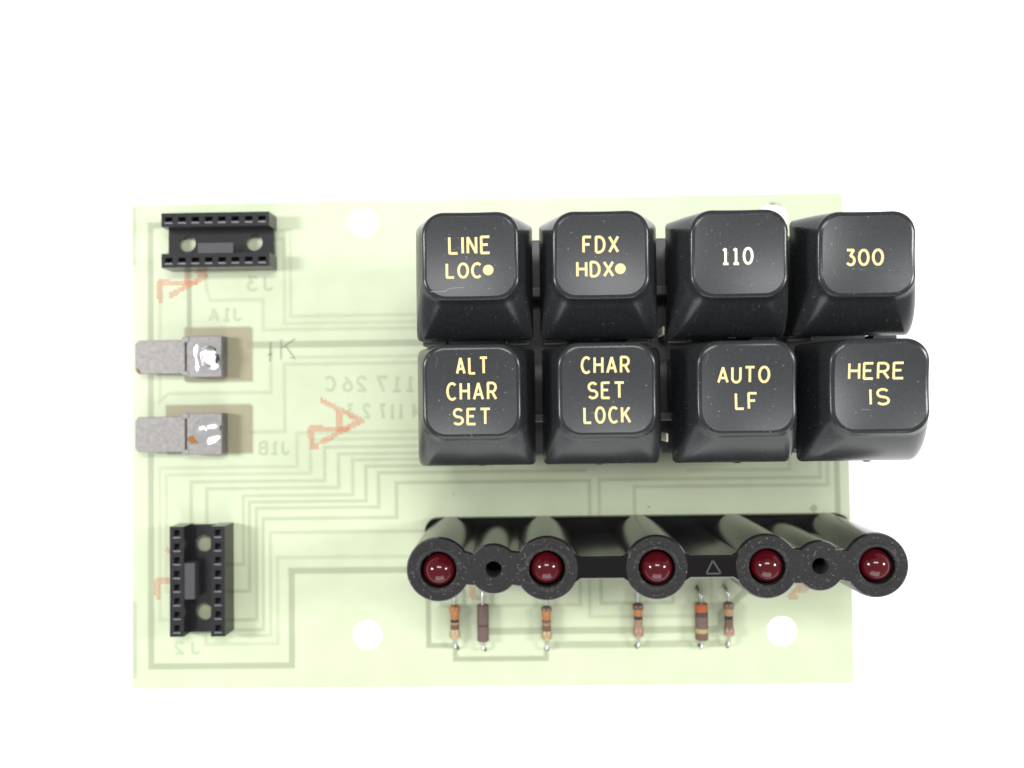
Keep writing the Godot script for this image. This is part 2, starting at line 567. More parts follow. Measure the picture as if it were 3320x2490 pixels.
	trace(board, 0.95, 0.40, [Vector2(59.74, 9.06), Vector2(59.74, 23.20)])
	trace(board, 0.83, 0.51, [Vector2(-18.98, 33.59), Vector2(-18.98, 46.13), Vector2(-13.89, 46.13), Vector2(-13.89, 48.76), Vector2(3.54, 48.76), Vector2(3.54, 46.62)])
	trace(board, 1.19, 0.35, [Vector2(4.11, 46.21), Vector2(38.14, 46.21)])
	trace(board, 1.19, 0.38, [Vector2(-8.28, 43.52), Vector2(36.55, 43.52), Vector2(37.04, 42.93), Vector2(37.04, 40.59), Vector2(42.59, 35.65)])
	trace(board, 0.60, 0.19, [Vector2(-16.55, 34.79), Vector2(-16.55, 38.62), Vector2(10.24, 38.62), Vector2(10.24, 32.70)])
	trace(board, 0.60, 0.17, [Vector2(12.05, 32.71), Vector2(12.05, 40.94), Vector2(33.66, 40.94)])
	trace(board, 0.60, 0.22, [Vector2(14.24, 32.73), Vector2(14.24, 38.38), Vector2(27.94, 38.38), Vector2(27.94, 33.46)])
	trace(board, 0.60, 0.17, [Vector2(35.29, 32.94), Vector2(35.29, 38.81)])
	trace(board, 0.60, 0.13, [Vector2(16.13, 32.75), Vector2(16.13, 33.93)])
	trace(board, 0.83, 0.20, [Vector2(-75.88, -39.6), Vector2(-75.88, -28.12)])
	trace(board, 0.83, 0.20, [Vector2(-75.86, 37.19), Vector2(-75.86, 51.97)])
	underside_text(board, "J3", -53.85, -48.49, -25.72, -22.56)
	underside_text(board, "J1A", -61.37, -54.74, -19.62, -16.75)
	underside_text(board, "J1B", -51.78, -45.54, 6.38, 9.32)
	underside_text(board, "J2", -68.25, -63.11, 44.83, 47.59)
	underside_text(board, "C", -38.71, -36.46, -6.01, -2.81)
	underside_text(board, "26", -35.29, -30.40, -5.97, -2.73)
	underside_text(board, "0117", -28.63, -17.88, -5.88, -2.56)
	underside_text(board, "3", -34.43, -32.90, -0.63, 2.44)
	underside_text(board, "2", -31.37, -29.72, -0.59, 2.48)
	underside_text(board, "117", -28.08, -23.32, -0.55, 2.56)
	underside_text(board, "4", -22.03, -20.51, -0.47, 2.60)
	# red stamped letters, seen through the board and therefore mirrored
	var red := Color(0.5, 0.14, 0.06)
	stamp(board, "stamped_letter", [[Vector2(-39.23, -1.11), Vector2(-31.58, 2.75), Vector2(-39.29, 6.83)], [Vector2(-35.9, 1.02), Vector2(-35.9, 4.61)]], 0.5, red, 0.70)
	stamp(board, "stamped_letter", [[Vector2(-34.41, 4.4), Vector2(-41.37, 4.24), Vector2(-41.27, 7.70), Vector2(-40.37, 7.60)]], 0.5, red, 0.73)
	stamp(board, "stamped_letter", [[Vector2(-69.22, -29.83), Vector2(-61.77, -25.85), Vector2(-68.63, -22.20)], [Vector2(-65.59, -27.60), Vector2(-65.60, -23.73)]], 0.5, red, 0.70)
	stamp(board, "stamped_letter", [[Vector2(-63.96, -24.4), Vector2(-70.81, -24.59), Vector2(-70.75, -20.91)]], 0.5, red, 0.70)
	stamp(board, "stamped_letter", [[Vector2(-66.06, 33.37), Vector2(-71.41, 33.31), Vector2(-71.35, 36.52)]], 0.5, red, 0.61)
	stamp(board, "stamped_letter", [[Vector2(-69.35, 27.46), Vector2(-66.4, 28.8)]], 0.5, red, 0.57)
	stamp(board, "stamped_letter", [[Vector2(-10.42, 32.67), Vector2(-10.46, 37.09), Vector2(-9.7, 37.10)]], 0.5, red, 0.49)
	stamp(board, "stamped_letter", [[Vector2(52.58, 34.87), Vector2(50.35, 37.54), Vector2(51.35, 37.55)]], 0.5, red, 0.53)
	stamp(board, "stamped_letter", [[Vector2(52.43, 36.4), Vector2(53.62, 35.76)]], 0.5, red, 0.49)
	var ink := Color(0.03, 0.06, 0.035)
	for s in [[Vector2(-49.14, -12.76), Vector2(-49.29, -8.92)], [Vector2(-47.09, -13.21), Vector2(-47.18, -9.31)], [Vector2(-44.32, -13.29), Vector2(-46.92, -11.53)], [Vector2(-46.14, -11.70), Vector2(-44.35, -9.39), Vector2(-45.43, -9.70)], [Vector2(-49.76, -10.13), Vector2(-48.80, -10.47)]]:
		stamp(board, "pen_mark", [s], 0.16, ink, 0.3)
	for d in [[Vector2(55.13, 20.51), 0.7, 0.25], [Vector2(23.67, 19.86), 0.14, 0.5], [Vector2(-13.92, 17.0), 0.2, 0.22]]:
		stamp(board, "speck", [[d[0], d[0] + Vector2(0.05, 0.35)]], d[1], Color(0.1, 0.12, 0.02), d[2])
	for p in [Vector2(-13.4, 46.6), Vector2(-8.2, 46.9), Vector2(3.69, 46.9), Vector2(20.75, 46.6), Vector2(32.75, 46.6), Vector2(38.08, 46.65), Vector2(32.6, 35.6), Vector2(38.0, 35.7)]:
		stamp(board, "drill_hole", [[p, p + Vector2(0.02, 0)]], 0.5, Color(0.03, 0.07, 0.012), 0.7)


func trace(board: Node, width: float, alpha: float, path: Array) -> void:
	# a copper track on the far side, seen softly through the board: one mitred ribbon whose edges fade out
	layer += 0.002
	var st := mb()
	var c := Color(0.26, 0.285, 0.19)
	var soft := 0.22
	var sides := [[-width / 2 - soft, 0.0], [-width / 2 + soft * 0.6, alpha], [width / 2 - soft * 0.6, alpha], [width / 2 + soft, 0.0]]
	var rows := []
	for i in path.size():
		var p: Vector2 = path[i]
		var a: Vector2 = (p - path[i - 1]).normalized() if i > 0 else (path[1] - p).normalized()
		var b: Vector2 = (path[i + 1] - p).normalized() if i < path.size() - 1 else a
		var m := (a.orthogonal() + b.orthogonal()).normalized()
		m /= maxf(0.4, m.dot(a.orthogonal()))
		var row := []
		for s in sides:
			row.append(p + m * s[0])
		rows.append(row)
	for i in rows.size() - 1:
		for k in 3:
			var q := [[rows[i][k], sides[k][1]], [rows[i + 1][k], sides[k][1]], [rows[i + 1][k + 1], sides[k + 1][1]], [rows[i][k + 1], sides[k + 1][1]]]
			flat_quad(st, q, c)
	obj("trace", st, mats.trace, board)


func flat_quad(st: SurfaceTool, q: Array, c: Color) -> void:
	var turned: bool = (q[1][0] - q[0][0]).cross(q[2][0] - q[0][0]) > 0
	for i in ([0, 1, 2, 0, 2, 3] if turned else [0, 2, 1, 0, 3, 2]):
		st.set_smooth_group(0)
		st.set_color(Color(c.r, c.g, c.b, q[i][1]))
		st.add_vertex(Vector3(q[i][0].x, layer, q[i][0].y) * MM)


func soft_patch(board: Node, called: String, x0: float, x1: float, z0: float, z1: float, c: Color, alpha: float) -> void:
	layer += 0.002
	var st := mb()
	var xs := [x0 - 0.4, x0 + 0.3, x1 - 0.3, x1 + 0.4]
	var zs := [z0 - 0.4, z0 + 0.3, z1 - 0.3, z1 + 0.4]
	for i in 3:
		for j in 3:
			var q := []
			for k in [[0, 0], [1, 0], [1, 1], [0, 1]]:
				var u: int = i + k[0]
				var v: int = j + k[1]
				q.append([Vector2(xs[u], zs[v]), alpha if u in [1, 2] and v in [1, 2] else 0.0])
			flat_quad(st, q, c)
	obj(called, st, mats.trace, board)


func tinted(st: SurfaceTool, pieces: Array, c: Color) -> void:
	for p in pieces:
		st.set_color(c)
		fill(st, p, func(_p): return layer)


func stamp(board: Node, called: String, strokes: Array, half_width: float, c: Color, alpha: float) -> void:
	layer += 0.002
	var st := mb()
	if called != "stamped_letter":
		tinted(st, stroked(strokes, strokes[0][0].x + 0.001, half_width), Color(c.r, c.g, c.b, alpha))
	else:
		# the print is a screen of small square dots
		var box := Rect2(strokes[0][0], Vector2.ZERO)
		for s in strokes:
			for p in s:
				box = box.expand(p)
		box = box.grow(half_width)
		var step := 0.43
		for i in int(box.size.x / step) + 1:
			for j in int(box.size.y / step) + 1:
				var p := box.position + Vector2(i, j) * step
				var d := 99.0
				for s in strokes:
					for k in s.size() - 1:
						d = minf(d, p.distance_to(Geometry2D.get_closest_point_to_segment(p, s[k], s[k + 1])))
				if d < half_width + 0.05:
					var r := 0.17 * rng.randf_range(0.8, 1.0)
					var o := alpha * rng.randf_range(0.75, 1.0)
					flat_quad(st, [[p + Vector2(-r, -r), o], [p + Vector2(r, -r), o], [p + Vector2(r, r), o], [p + Vector2(-r, r), o]], c)
	obj(called, st, mats.trace, board)


func underside_text(board: Node, text: String, x0: float, x1: float, z0: float, z1: float, alpha := 0.2) -> void:
	layer += 0.002
	var st := mb()
	st.set_color(Color(0.24, 0.3, 0.18, alpha))
	var y := layer
	write(st, text, x0, x1, z0, z1, 0.3, func(_p): return y, true, 0.45)
	obj("printed_text", st, mats.trace, board)


# ---------------------------------------------------------------- switch block under the keys

const KEY_X := [-7.4, 11.65, 31.25, 50.2]


func build_switch_block() -> void:
	var t := thing("switch_block", "black plastic switch block under the two rows of keys", "switch block")
	var st := mb()
	rbox(st, Vector3(-16.0, 0.0, -27.3), Vector3(56.6, 22.0, 8.6), 0.8, 0.3)
	obj("base", st, mats.housing, t)
	for row in 2:
		for x in KEY_X:
			st = mb()
			var z: float = [-18.5, 0.5][row]
			rbox(st, Vector3(x - 7.6, 22.0, z - 7.7), Vector3(x + 7.6, 26.4, z + 7.7), 0.8, 0.4)
			rbox(st, Vector3(x - 3.2, 26.4, z - 3.2), Vector3(x + 3.2, 32.5, z + 3.2), 0.5, 0.1)
			obj("switch_body", st, mats.housing, t)
	for x in KEY_X:
		for s in [-1, 1]:
			st = mb()
			rbox(st, Vector3(x + s * 6.6 - 2.0, 25.5, -10.2), Vector3(x + s * 6.6 + 2.0, 28.3, -9.35), 0.3, 0.25)
			obj("rib", st, mats.housing, t)
	for z in [-18.0, 2.2]:
		for x in [2.1, 21.9, 41.2]:
			st = mb()
			rbox(st, Vector3(x - 2.2, 22.0, z - 0.75), Vector3(x + 2.2, 26.2, z + 0.75), 0.3, 0.2)
			obj("cross_bar", st, mats.housing, t)
	for p in [Vector2(22.34, -11.41), Vector2(22.62, 5.59)]:
		st = mb()
		rbox(st, Vector3(p.x - 0.16, 22.0, p.y - 0.7), Vector3(p.x + 0.16, 27.2, p.y + 0.7), 0.2, 0.1)
		var o := obj("contact_tab", st, mats.cream_plastic, t)
		o.set_meta("label", "small cream tab in the gap between two keys")


# ---------------------------------------------------------------- keys

func build_keys() -> void:
	# column, row, base x, plate middle x, label, legend lines [text, x0, x1, z0, z1]
	key(0, 0, -7.4, -7.54, "black key marked LINE LOC with a round dot", [["LINE", -3.39, 2.84, -5.87, -3.18], ["LOC", -3.81, 1.48, -2.07, 0.34]], Vector2(2.4, -0.88))
	key(1, 0, 11.55, 11.38, "black key marked FDX HDX with a round dot", [["FDX", -2.94, 2.44, -5.61, -3.03], ["HDX", -3.88, 1.69, -2.00, 0.47]], Vector2(2.55, -0.76))
	key(2, 0, 30.95, 31.3, "black key marked 110 in paler serif figures", [["110", -2.36, 2.26, -3.66, -1.05]])
	key(3, 0, 49.95, 49.6, "black key marked 300 at the far right of the upper row", [["300", -3.47, 2.06, -3.13, -0.61]])
	key(0, 1, -7.25, -7.4, "black key marked ALT CHAR SET", [["ALT", -2.24, 2.39, -7.15, -4.62], ["CHAR", -3.65, 3.58, -3.59, -0.94], ["SET", -2.80, 2.69, 0.08, 2.57]])
	key(1, 1, 11.72, 11.67, "black key marked CHAR SET LOCK", [["CHAR", -3.64, 3.33, -6.97, -4.46], ["SET", -2.72, 2.63, -3.39, -0.89], ["LOCK", -3.35, 3.40, 0.11, 2.59]])
	key(2, 1, 31.38, 31.3, "black key marked AUTO LF", [["AUTO", -4.05, 3.43, -5.31, -2.85], ["LF", -1.55, 1.73, -1.63, 0.89]])
	key(3, 1, 50.27, 49.85, "black key marked HERE IS at the far right of the lower row", [["HERE", -4.71, 3.25, -5.62, -3.12], ["IS", -1.62, 1.27, -1.95, 0.51]])


func key(col: int, row: int, base_x: float, plate_x: float, label: String, lines: Array, dot := Vector2.INF) -> void:
	var base_z: float = [-18.7, 0.35][row]
	var t := thing("key_cap", label, "key", Vector3(base_x, 32, base_z), "black keys of the keypad")
	var hx: float = [6.36, 6.3][row]
	var hz: float = [[5.74, 5.72, 5.7, 5.52][col], 5.98][row]
	var c := Vector2(plate_x - base_x, [[-2.8, -2.68, -2.55, -2.2][col], -2.18][row])
	var hp: float = [7.2, 9.8][row]
	var slope: float = [0.05, 0.05][row]
	var top := func(p: Vector2) -> float:
		var d := p - c
		return hp - slope * d.y + (d.x * d.x * 0.9 + d.y * d.y) / 56.0 - 0.55
	var st := mb()
	var rings := []
	var groups := []
	var steps := 12
	for i in steps + 1:
		var s := float(i) / steps
		var k := pow(s, 1.6)
		var o := rr(lerpf(8.95, hx + 0.75, k), lerpf(8.95, hz + 0.75, k), lerpf(0.9, 3.35, pow(s, 0.8)), 10, 5)
		var r := PackedVector3Array()
		var plate := rr(hx, hz, 2.75, 10, 5)
		for j in o.size():
			r.append(Vector3(o[j].x + c.x * k, (top.call(plate[j] + c) - 0.58) * s, o[j].y + c.y * k))
		rings.append(r)
		groups.append(0)
	for a in [25.0, 50.0, 72.0, 90.0]:
		var o := rr(hx + 0.75 * cos(deg_to_rad(a)), hz + 0.75 * cos(deg_to_rad(a)), 2.75 + 0.6 * cos(deg_to_rad(a)), 10, 5)
		var plate := rr(hx, hz, 2.75, 10, 5)
		var r := PackedVector3Array()
		for j in o.size():
			r.append(Vector3(o[j].x + c.x, top.call(plate[j] + c) - 0.58 * (1.0 - sin(deg_to_rad(a))), o[j].y + c.y))
		rings.append(r)
		groups.append(0)
	loft(st, rings, groups)
	obj("cap_body", st, mats.key_side, t)
	st = mb()
	rings = []
	for s in [1.0, 0.985, 0.93, 0.84, 0.72, 0.58, 0.42, 0.25, 0.1]:
		var r := PackedVector3Array()
		for p in rr(hx, hz, 2.75, 10, 5):
			var q: Vector2 = p * s + c
			r.append(Vector3(q.x, top.call(q), q.y))
		rings.append(r)
	loft(st, rings, [])
	cap(st, rings[-1], 0)
	obj("cap_top", st, mats.key_top, t)
	var proud := func(p: Vector2) -> float: return top.call(p) + 0.035
	var ink: Material = mats.legend_pale if lines[0][0] == "110" else mats.legend_cream
	var dx: float = KEY_X[col] - base_x
	for l in lines:
		st = mb()
		write(st, l[0], l[1] + dx, l[2] + dx, l[3], l[4], 0.195 if row == 0 else 0.18, proud)
		obj("legend", st, ink, t)
	if dot != Vector2.INF:
		st = mb()
		fill(st, circle(dot + Vector2(dx, 0), 0.78, 28), proud)
		obj("legend_dot", st, ink, t)
	if col == 0 and row == 0:
		st = mb()
		for p in stroked([[Vector2(-5.98, 2.25), Vector2(-4.85, 2.3), Vector2(-3.79, 2.15), Vector2(-3.53, 1.86), Vector2(-2.72, 1.7), Vector2(-1.22, 1.66)]], -20.0, 0.035):
			fill(st, p, proud)
		obj("scratch", st, mats.scratch, t)
	if col == 3 and row == 0:
		return
	# the stub left by moulding at the foot of the front wall
	st = mb()
	var sx: float = [0.6, -0.4, 0.9, 1.6][col]
	rbox(st, Vector3(sx - 0.6, 0.0, 8.5), Vector3(sx + 0.6, 0.2, 9.02 + 0.03 * col), 0.2, 0.1)
	obj("moulding_stub", st, mats.key_side, t)


# ---------------------------------------------------------------- lamp holder and lamps

const LAMP_X := [-14.4, 3.35, 21.2, 39.05, 56.75]


func build_lamp_holder() -> void:
	var t := thing("lamp_holder", "black plastic bar holding five red lamps", "lamp holder", Vector3(0, 0, 26.9))
	var bosses := [-5.4, 47.65]
	var shape := PackedVector2Array([Vector2(-14.4, -1.85), Vector2(56.75, -1.85), Vector2(56.75, 1.85), Vector2(-14.4, 1.85)])
	for x in LAMP_X:
		shape = Geometry2D.merge_polygons(shape, circle(Vector2(x, 0), 5.3, 64))[0]
	for x in bosses:
		shape = Geometry2D.merge_polygons(shape, circle(Vector2(x, 0), 4.15, 56))[0]
		shape = Geometry2D.merge_polygons(shape, PackedVector2Array([Vector2(x - 8, -2.1), Vector2(x + 8, -2.1), Vector2(x + 8, 2.1), Vector2(x - 8, 2.1)]))[0]
	shape = Geometry2D.offset_polygon(shape, 0.9, Geometry2D.JOIN_ROUND)[0]
	shape = Geometry2D.offset_polygon(shape, -0.9, Geometry2D.JOIN_ROUND)[0]
	# drop points that nearly coincide and split long sides
	var tidy := PackedVector2Array()
	for p in shape:
		if tidy.is_empty() or tidy[-1].distance_to(p) > 0.12:
			tidy.append(p)
	shape = tidy
	if (func(): 
			var area := 0.0
			for i in shape.size():
				area += shape[i].cross(shape[(i + 1) % shape.size()])
			return area).call() > 0:
		shape.reverse()
	var st := mb()
	var top := grown(shape, -0.28)
	loft(st, [ring(grown(shape, 0.22), 1.0), ring(shape, 22.9), ring(grown(shape, -0.08), 23.25), ring(top, 23.4)], [0, 3, 3])
	obj("barrel_wall", st, mats.holder_side, t)
	st = mb()
	var holes := []
	for x in LAMP_X:
		holes.append(Vector3(x, 0, 3.7))
	for x in bosses:
		holes.append(Vector3(x, 0, 1.34))
	face_with_holes(st, top, holes, 23.4)
	obj("bar_face", st, mats.bar_face, t)
	# the dusty rings stand a little proud of the smooth bars between them
	for group in [[-14.4, 3.35, -5.4], [21.2], [39.05, 56.75, 47.65]]:
		var patch := circle(Vector2(group[0], 0), 5.0, 64)
		if group.size() > 1:
			var span := Geometry2D.intersect_polygons(top, PackedVector2Array([Vector2(group[0], -9), Vector2(group[1], -9), Vector2(group[1], 9), Vector2(group[0], 9)]))[0]
			patch = Geometry2D.merge_polygons(Geometry2D.merge_polygons(patch, span)[0], circle(Vector2(group[1], 0), 5.0, 64))[0]
		st = mb()
		face_with_holes(st, patch, holes.filter(func(h): return h.x >= group[0] - 1 and h.x <= group[mini(1, group.size() - 1)] + 1), 23.46)
		obj("ring_face", st, mats.holder_face, t)
	for x in LAMP_X:
		# the raised lip round each lamp, then the wall of the hole
		st = mb()
		lathe(st, [Vector2(3.72, 23.46), Vector2(3.5, 23.62), Vector2(3.2, 23.75), Vector2(3.02, 23.72), Vector2(2.95, 23.5), Vector2(2.93, 18.0)], 48, Transform3D(Basis(), Vector3(x, 0, 0)))
		obj("collar", st, mats.holder_face, t)
	for x in bosses:
		st = mb()
		lathe(st, [Vector2(1.34, 23.46), Vector2(1.3, 17.0), Vector2(0.01, 17.0)], 32, Transform3D(Basis(), Vector3(x, 0, 0)), -1)
		obj("screw_hole", st, mats.hole_black, t)
	st = mb()
	rbox(st, Vector3(-19.2, 0.03, -5.35), Vector3(61.1, 2.5, 5.2), 2.2, 0.3, 6)
	obj("mounting_plate", st, mats.bar_face, t)
	# raised triangle mark on the bar
	st = mb()
	for s in [[Vector2(30.3, -1.1), Vector2(29.2, 1.05)], [Vector2(29.2, 1.05), Vector2(31.6, 1.05)], [Vector2(31.6, 1.05), Vector2(30.3, -1.1)]]:
		for p in stroked([s], -30.0, 0.13):
			fill(st, p, func(_p): return 23.45)
	obj("triangle_mark", st, mats.socket_key, t)
	var labels := ["dark red lamp at the left end of the black bar", "dark red lamp just right of the left screw hole", "dark red lamp in the middle of the black bar", "dark red lamp just left of the right screw hole", "dark red lamp at the right end of the black bar"]
	for i in 5:
		var r := thing("indicator_lamp", labels[i], "lamp", Vector3(LAMP_X[i] + [0.08, -0.1, 0.05, 0.1, 0.02][i], [19.0, 18.75, 19.1, 18.9, 18.8][i], 26.9 + [0.05, -0.06, 0.08, 0.0, 0.06][i]), "red lamps in the black bar")
		st = mb()
		var profile := [Vector2(2.72, 0.0), Vector2(2.72, 3.0)]
		for k in range(1, 13):
			var a := deg_to_rad(90.0 * k / 12)
			profile.append(Vector2(2.72 * cos(a) + 0.001, 3.0 + 3.05 * sin(a)))
		lathe(st, profile, 48)
		obj("lens", st, mats.red_lens, r)


# ---------------------------------------------------------------- sockets

func build_sockets() -> void:
	socket("black sixteen pin chip socket lying along the top left of the board", Vector3(-58.12, 0, -31.9), 0.0)
	socket("black sixteen pin chip socket standing upright at the lower left of the board", Vector3(-61.75, 0, 32.45), -PI / 2)


func socket(label: String, at: Vector3, turn: float) -> void:
	var t := thing("chip_socket", label, "chip socket", at, "chip sockets at the left of the board")
	t.rotation.y = turn
	var hx := 10.28
	var hz := 5.2
	for s in [-1, 1]:
		# a rail of slots: its top face is pierced by eight openings
		var st := mb()
		var z0: float = -hz if s < 0 else 2.55
		var z1: float = -2.55 if s < 0 else hz
		var zc := (z0 + z1) / 2
		var a := 0.74
		var b := 0.55
		quad(st, Vector3(-hx, 0.03, z1), Vector3(hx, 0.03, z1), Vector3(hx, 4.7, z1), Vector3(-hx, 4.7, z1))
		quad(st, Vector3(hx, 0.03, z0), Vector3(-hx, 0.03, z0), Vector3(-hx, 4.7, z0), Vector3(hx, 4.7, z0))
		quad(st, Vector3(hx, 0.03, z1), Vector3(hx, 0.03, z0), Vector3(hx, 4.7, z0), Vector3(hx, 4.7, z1))
		quad(st, Vector3(-hx, 0.03, z0), Vector3(-hx, 0.03, z1), Vector3(-hx, 4.7, z1), Vector3(-hx, 4.7, z0))
		flat(st, -hx, hx, z0, zc - b, 4.7)
		flat(st, -hx, hx, zc + b, z1, 4.7)
		var last := -hx
		for i in 8:
			var x := -8.89 + 2.54 * i
			flat(st, last, x - a, zc - b, zc + b, 4.7)
			last = x + a
		flat(st, last, hx, zc - b, zc + b, 4.7)
		obj("rail", st, mats.socket, t)
		for i in 8:
			var x := -8.89 + 2.54 * i
			st = mb()
			pit(st, x - a, x + a, zc - b, zc + b, 4.7, 3.2)
			obj("slot", st, mats.socket_slot, t)
			st = mb()
			if turn == 0.0:
				rbox(st, Vector3(x - 0.74, 3.2, zc + 0.42), Vector3(x + 0.74, 4.8, zc + 0.74), 0.1, 0.06)
			else:
				rbox(st, Vector3(x + 0.5, 3.2, zc - 0.7), Vector3(x + 0.8, 4.8, zc + 0.7), 0.1, 0.06)
			obj("contact", st, mats.socket_contact, t)
	var outline := PackedVector2Array()
	for p in rr(hx - 0.05, 2.6, 0.2, 3):
		outline.append(p)
	var holes := [Vector3(-6.6, 0, 1.62), Vector3(6.4, 0, 1.62)]
	var st2 := mb()
	face_with_holes(st2, outline, holes, 1.7)
	loft(st2, [ring(outline, 0.9), ring(outline, 1.7)], [1])
	for h in holes:
		loft(st2, [ring(circle(Vector2(h.x, h.y), h.z), 1.7), ring(circle(Vector2(h.x, h.y), h.z), 0.9)], [2])
	obj("web", st2, mats.socket, t)
	st2 = mb()
	rbox(st2, Vector3(-3.4, 1.6, 0.55), Vector3(3.35, 4.55, 2.56), 0.06, 0.04)
	obj("polarising_key", st2, mats.socket_key, t)


func flat(st: SurfaceTool, x0: float, x1: float, z0: float, z1: float, y: float) -> void:
	quad(st, Vector3(x0, y, z1), Vector3(x1, y, z1), Vector3(x1, y, z0), Vector3(x0, y, z0))


func pit(st: SurfaceTool, x0: float, x1: float, z0: float, z1: float, y: float, floor_y: float) -> void:
	flat(st, x0, x1, z0, z1, floor_y)
	quad(st, Vector3(x0, floor_y, z0), Vector3(x1, floor_y, z0), Vector3(x1, y, z0), Vector3(x0, y, z0))
	quad(st, Vector3(x1, floor_y, z1), Vector3(x0, floor_y, z1), Vector3(x0, y, z1), Vector3(x1, y, z1))
	quad(st, Vector3(x0, floor_y, z1), Vector3(x0, floor_y, z0), Vector3(x0, y, z0), Vector3(x0, y, z1))
	quad(st, Vector3(x1, floor_y, z0), Vector3(x1, floor_y, z1), Vector3(x1, y, z1), Vector3(x1, y, z0))


# ---------------------------------------------------------------- push-on terminals soldered at the left edge

func build_terminals() -> void:
	for i in 2:
		var z: float = [-9.9, 4.9][i]
		var t := thing("terminal_tab", ["grey metal terminal tab with a bright hole in its solder", "grey metal terminal tab with closed solder blob and brown flux"][i], "terminal", Vector3(-61.0, 0, z), "soldered terminals at the left edge")
		var st := mb()
		var wide: float = [3.25, 3.42][i]
		# blade: a plate with clipped corners, raised a little above the board
		var blade := PackedVector2Array([Vector2(-3.7, -wide), Vector2(-3.7, wide), Vector2(-12.7, wide - 0.05), Vector2(-13.35, wide - 0.8), Vector2(-13.35, -wide + 0.8), Vector2(-12.7, -wide + 0.05)])
		blade.reverse()
		var low := grown(blade, -0.12)
		loft(st, [ring(blade, 2.1), ring(blade, 2.85), ring(low, 3.0)], [-1, -1])
		fill(st, low, func(_p): return 3.0)
		obj("blade", st, mats.tinned, t)
		if i == 0:
			st = mb()
			rbox(st, Vector3(-12.9, 2.9, -0.1), Vector3(-11.0, 3.01, 0.12), 0.08, 0.02)
			obj("groove", st, mats.groove, t)
			st = mb()
			fill(st, PackedVector2Array([Vector2(-13.0, 2.2), Vector2(-12.9, 2.9), Vector2(-12.2, 3.05), Vector2(-12.3, 2.6), Vector2(-12.7, 2.1)]), func(_p): return 3.01)
			obj("rust_spot", st, mats.rust, t)
		st = mb()
		rbox(st, Vector3(-4.3, 2.0, -wide - 0.55), Vector3(-2.9, 3.06, -wide + 0.5), 0.2, 0.1)
		rbox(st, Vector3(-4.3, 2.0, wide - 0.5), Vector3(-2.9, 3.02, wide + 0.35), 0.2, 0.1)
		obj("shoulder", st, mats.tinned, t)
		st = mb()
		rbox(st, Vector3(-3.45, 0.03, -3.95), Vector3(3.35, 2.9, 3.95), 0.3, 0.15)
		obj("foot", st, mats.tinned, t)
		st = mb()
		if i == 0:
			# solder drawn up round an open rivet
			solder_mound(st, Vector2(1.15, 0.2), [[1.0, 0.0], [0.93, 0.05], [0.85, 0.13], [0.76, 0.26], [0.67, 0.45], [0.6, 0.7], [0.55, 0.95], [0.5, 1.12], [0.45, 1.18], [0.41, 1.1], [0.39, 0.9]], 3.0)
			obj("solder", st, mats.solder, t)
			st = mb()
			lathe(st, [Vector2(1.22, 3.75), Vector2(1.16, 3.2), Vector2(1.12, 2.0)], 32, Transform3D(Basis(), Vector3(1.15, 0, 0.2)))
			obj("rivet_wall", st, mats.lead, t)
			st = mb()
			fill(st, circle(Vector2(1.15, 0.2), 1.16, 24), func(_p): return 3.45)
			obj("bore", st, mats.bore, t)
		else:
			var steps := []
			for k in 13:
				var s := 1.0 - k / 12.0
				steps.append([s, 1.0 * (1.0 - s * s)])
			solder_mound(st, Vector2(0.6, -0.6), steps, 2.7)
			obj("solder", st, mats.solder, t)
			st = mb()
			var f := PackedVector2Array([Vector2(-3.2, 0.6), Vector2(-3.3, 1.2), Vector2(-2.9, 1.4), Vector2(-2.6, 1.95), Vector2(-1.9, 1.75), Vector2(-1.4, 1.85), Vector2(-1.0, 1.2), Vector2(-1.4, 0.5), Vector2(-2.4, 0.2)])
			fill(st, f, func(_p): return 2.93)
			obj("flux_stain", st, mats.flux, t)


func solder_mound(st: SurfaceTool, c: Vector2, steps: Array, reach: float) -> void:
	# rings from the wandering outer edge inwards; steps of (share of the reach, rise)
	var n := 56
	var rings := []
	var open := reach > 2.9
	for step in steps:
		var r := PackedVector3Array()
		for j in n:
			var a := TAU * j / n
			var d := Vector2(cos(a), -sin(a))
			var edge := reach
			if open:
				edge = minf(reach / pow(maxf(absf(d.x), absf(d.y)), 0.55), 4.0) * (1.0 + 0.06 * sin(3 * a + 1.0) + 0.04 * sin(5 * a))
			else:
				edge *= 1.0 + 0.06 * sin(2 * a + 0.8)
			# the uneven edge evens out towards the middle
			var s: float = step[0]
			var p: Vector2 = c + d * s * lerpf(reach, edge, smoothstep(0.35, 1.0, s))
			p = p.clamp(Vector2(-3.3, -3.85), Vector2(3.25, 3.85))
			r.append(Vector3(p.x, 2.91 + step[1] * (1.0 + 0.12 * sin(a + 0.5)), p.y))
		rings.append(r)
	loft(st, rings, [])
	if not open:
		cap(st, rings[-2], 0)


# ---------------------------------------------------------------- resistors and the diode

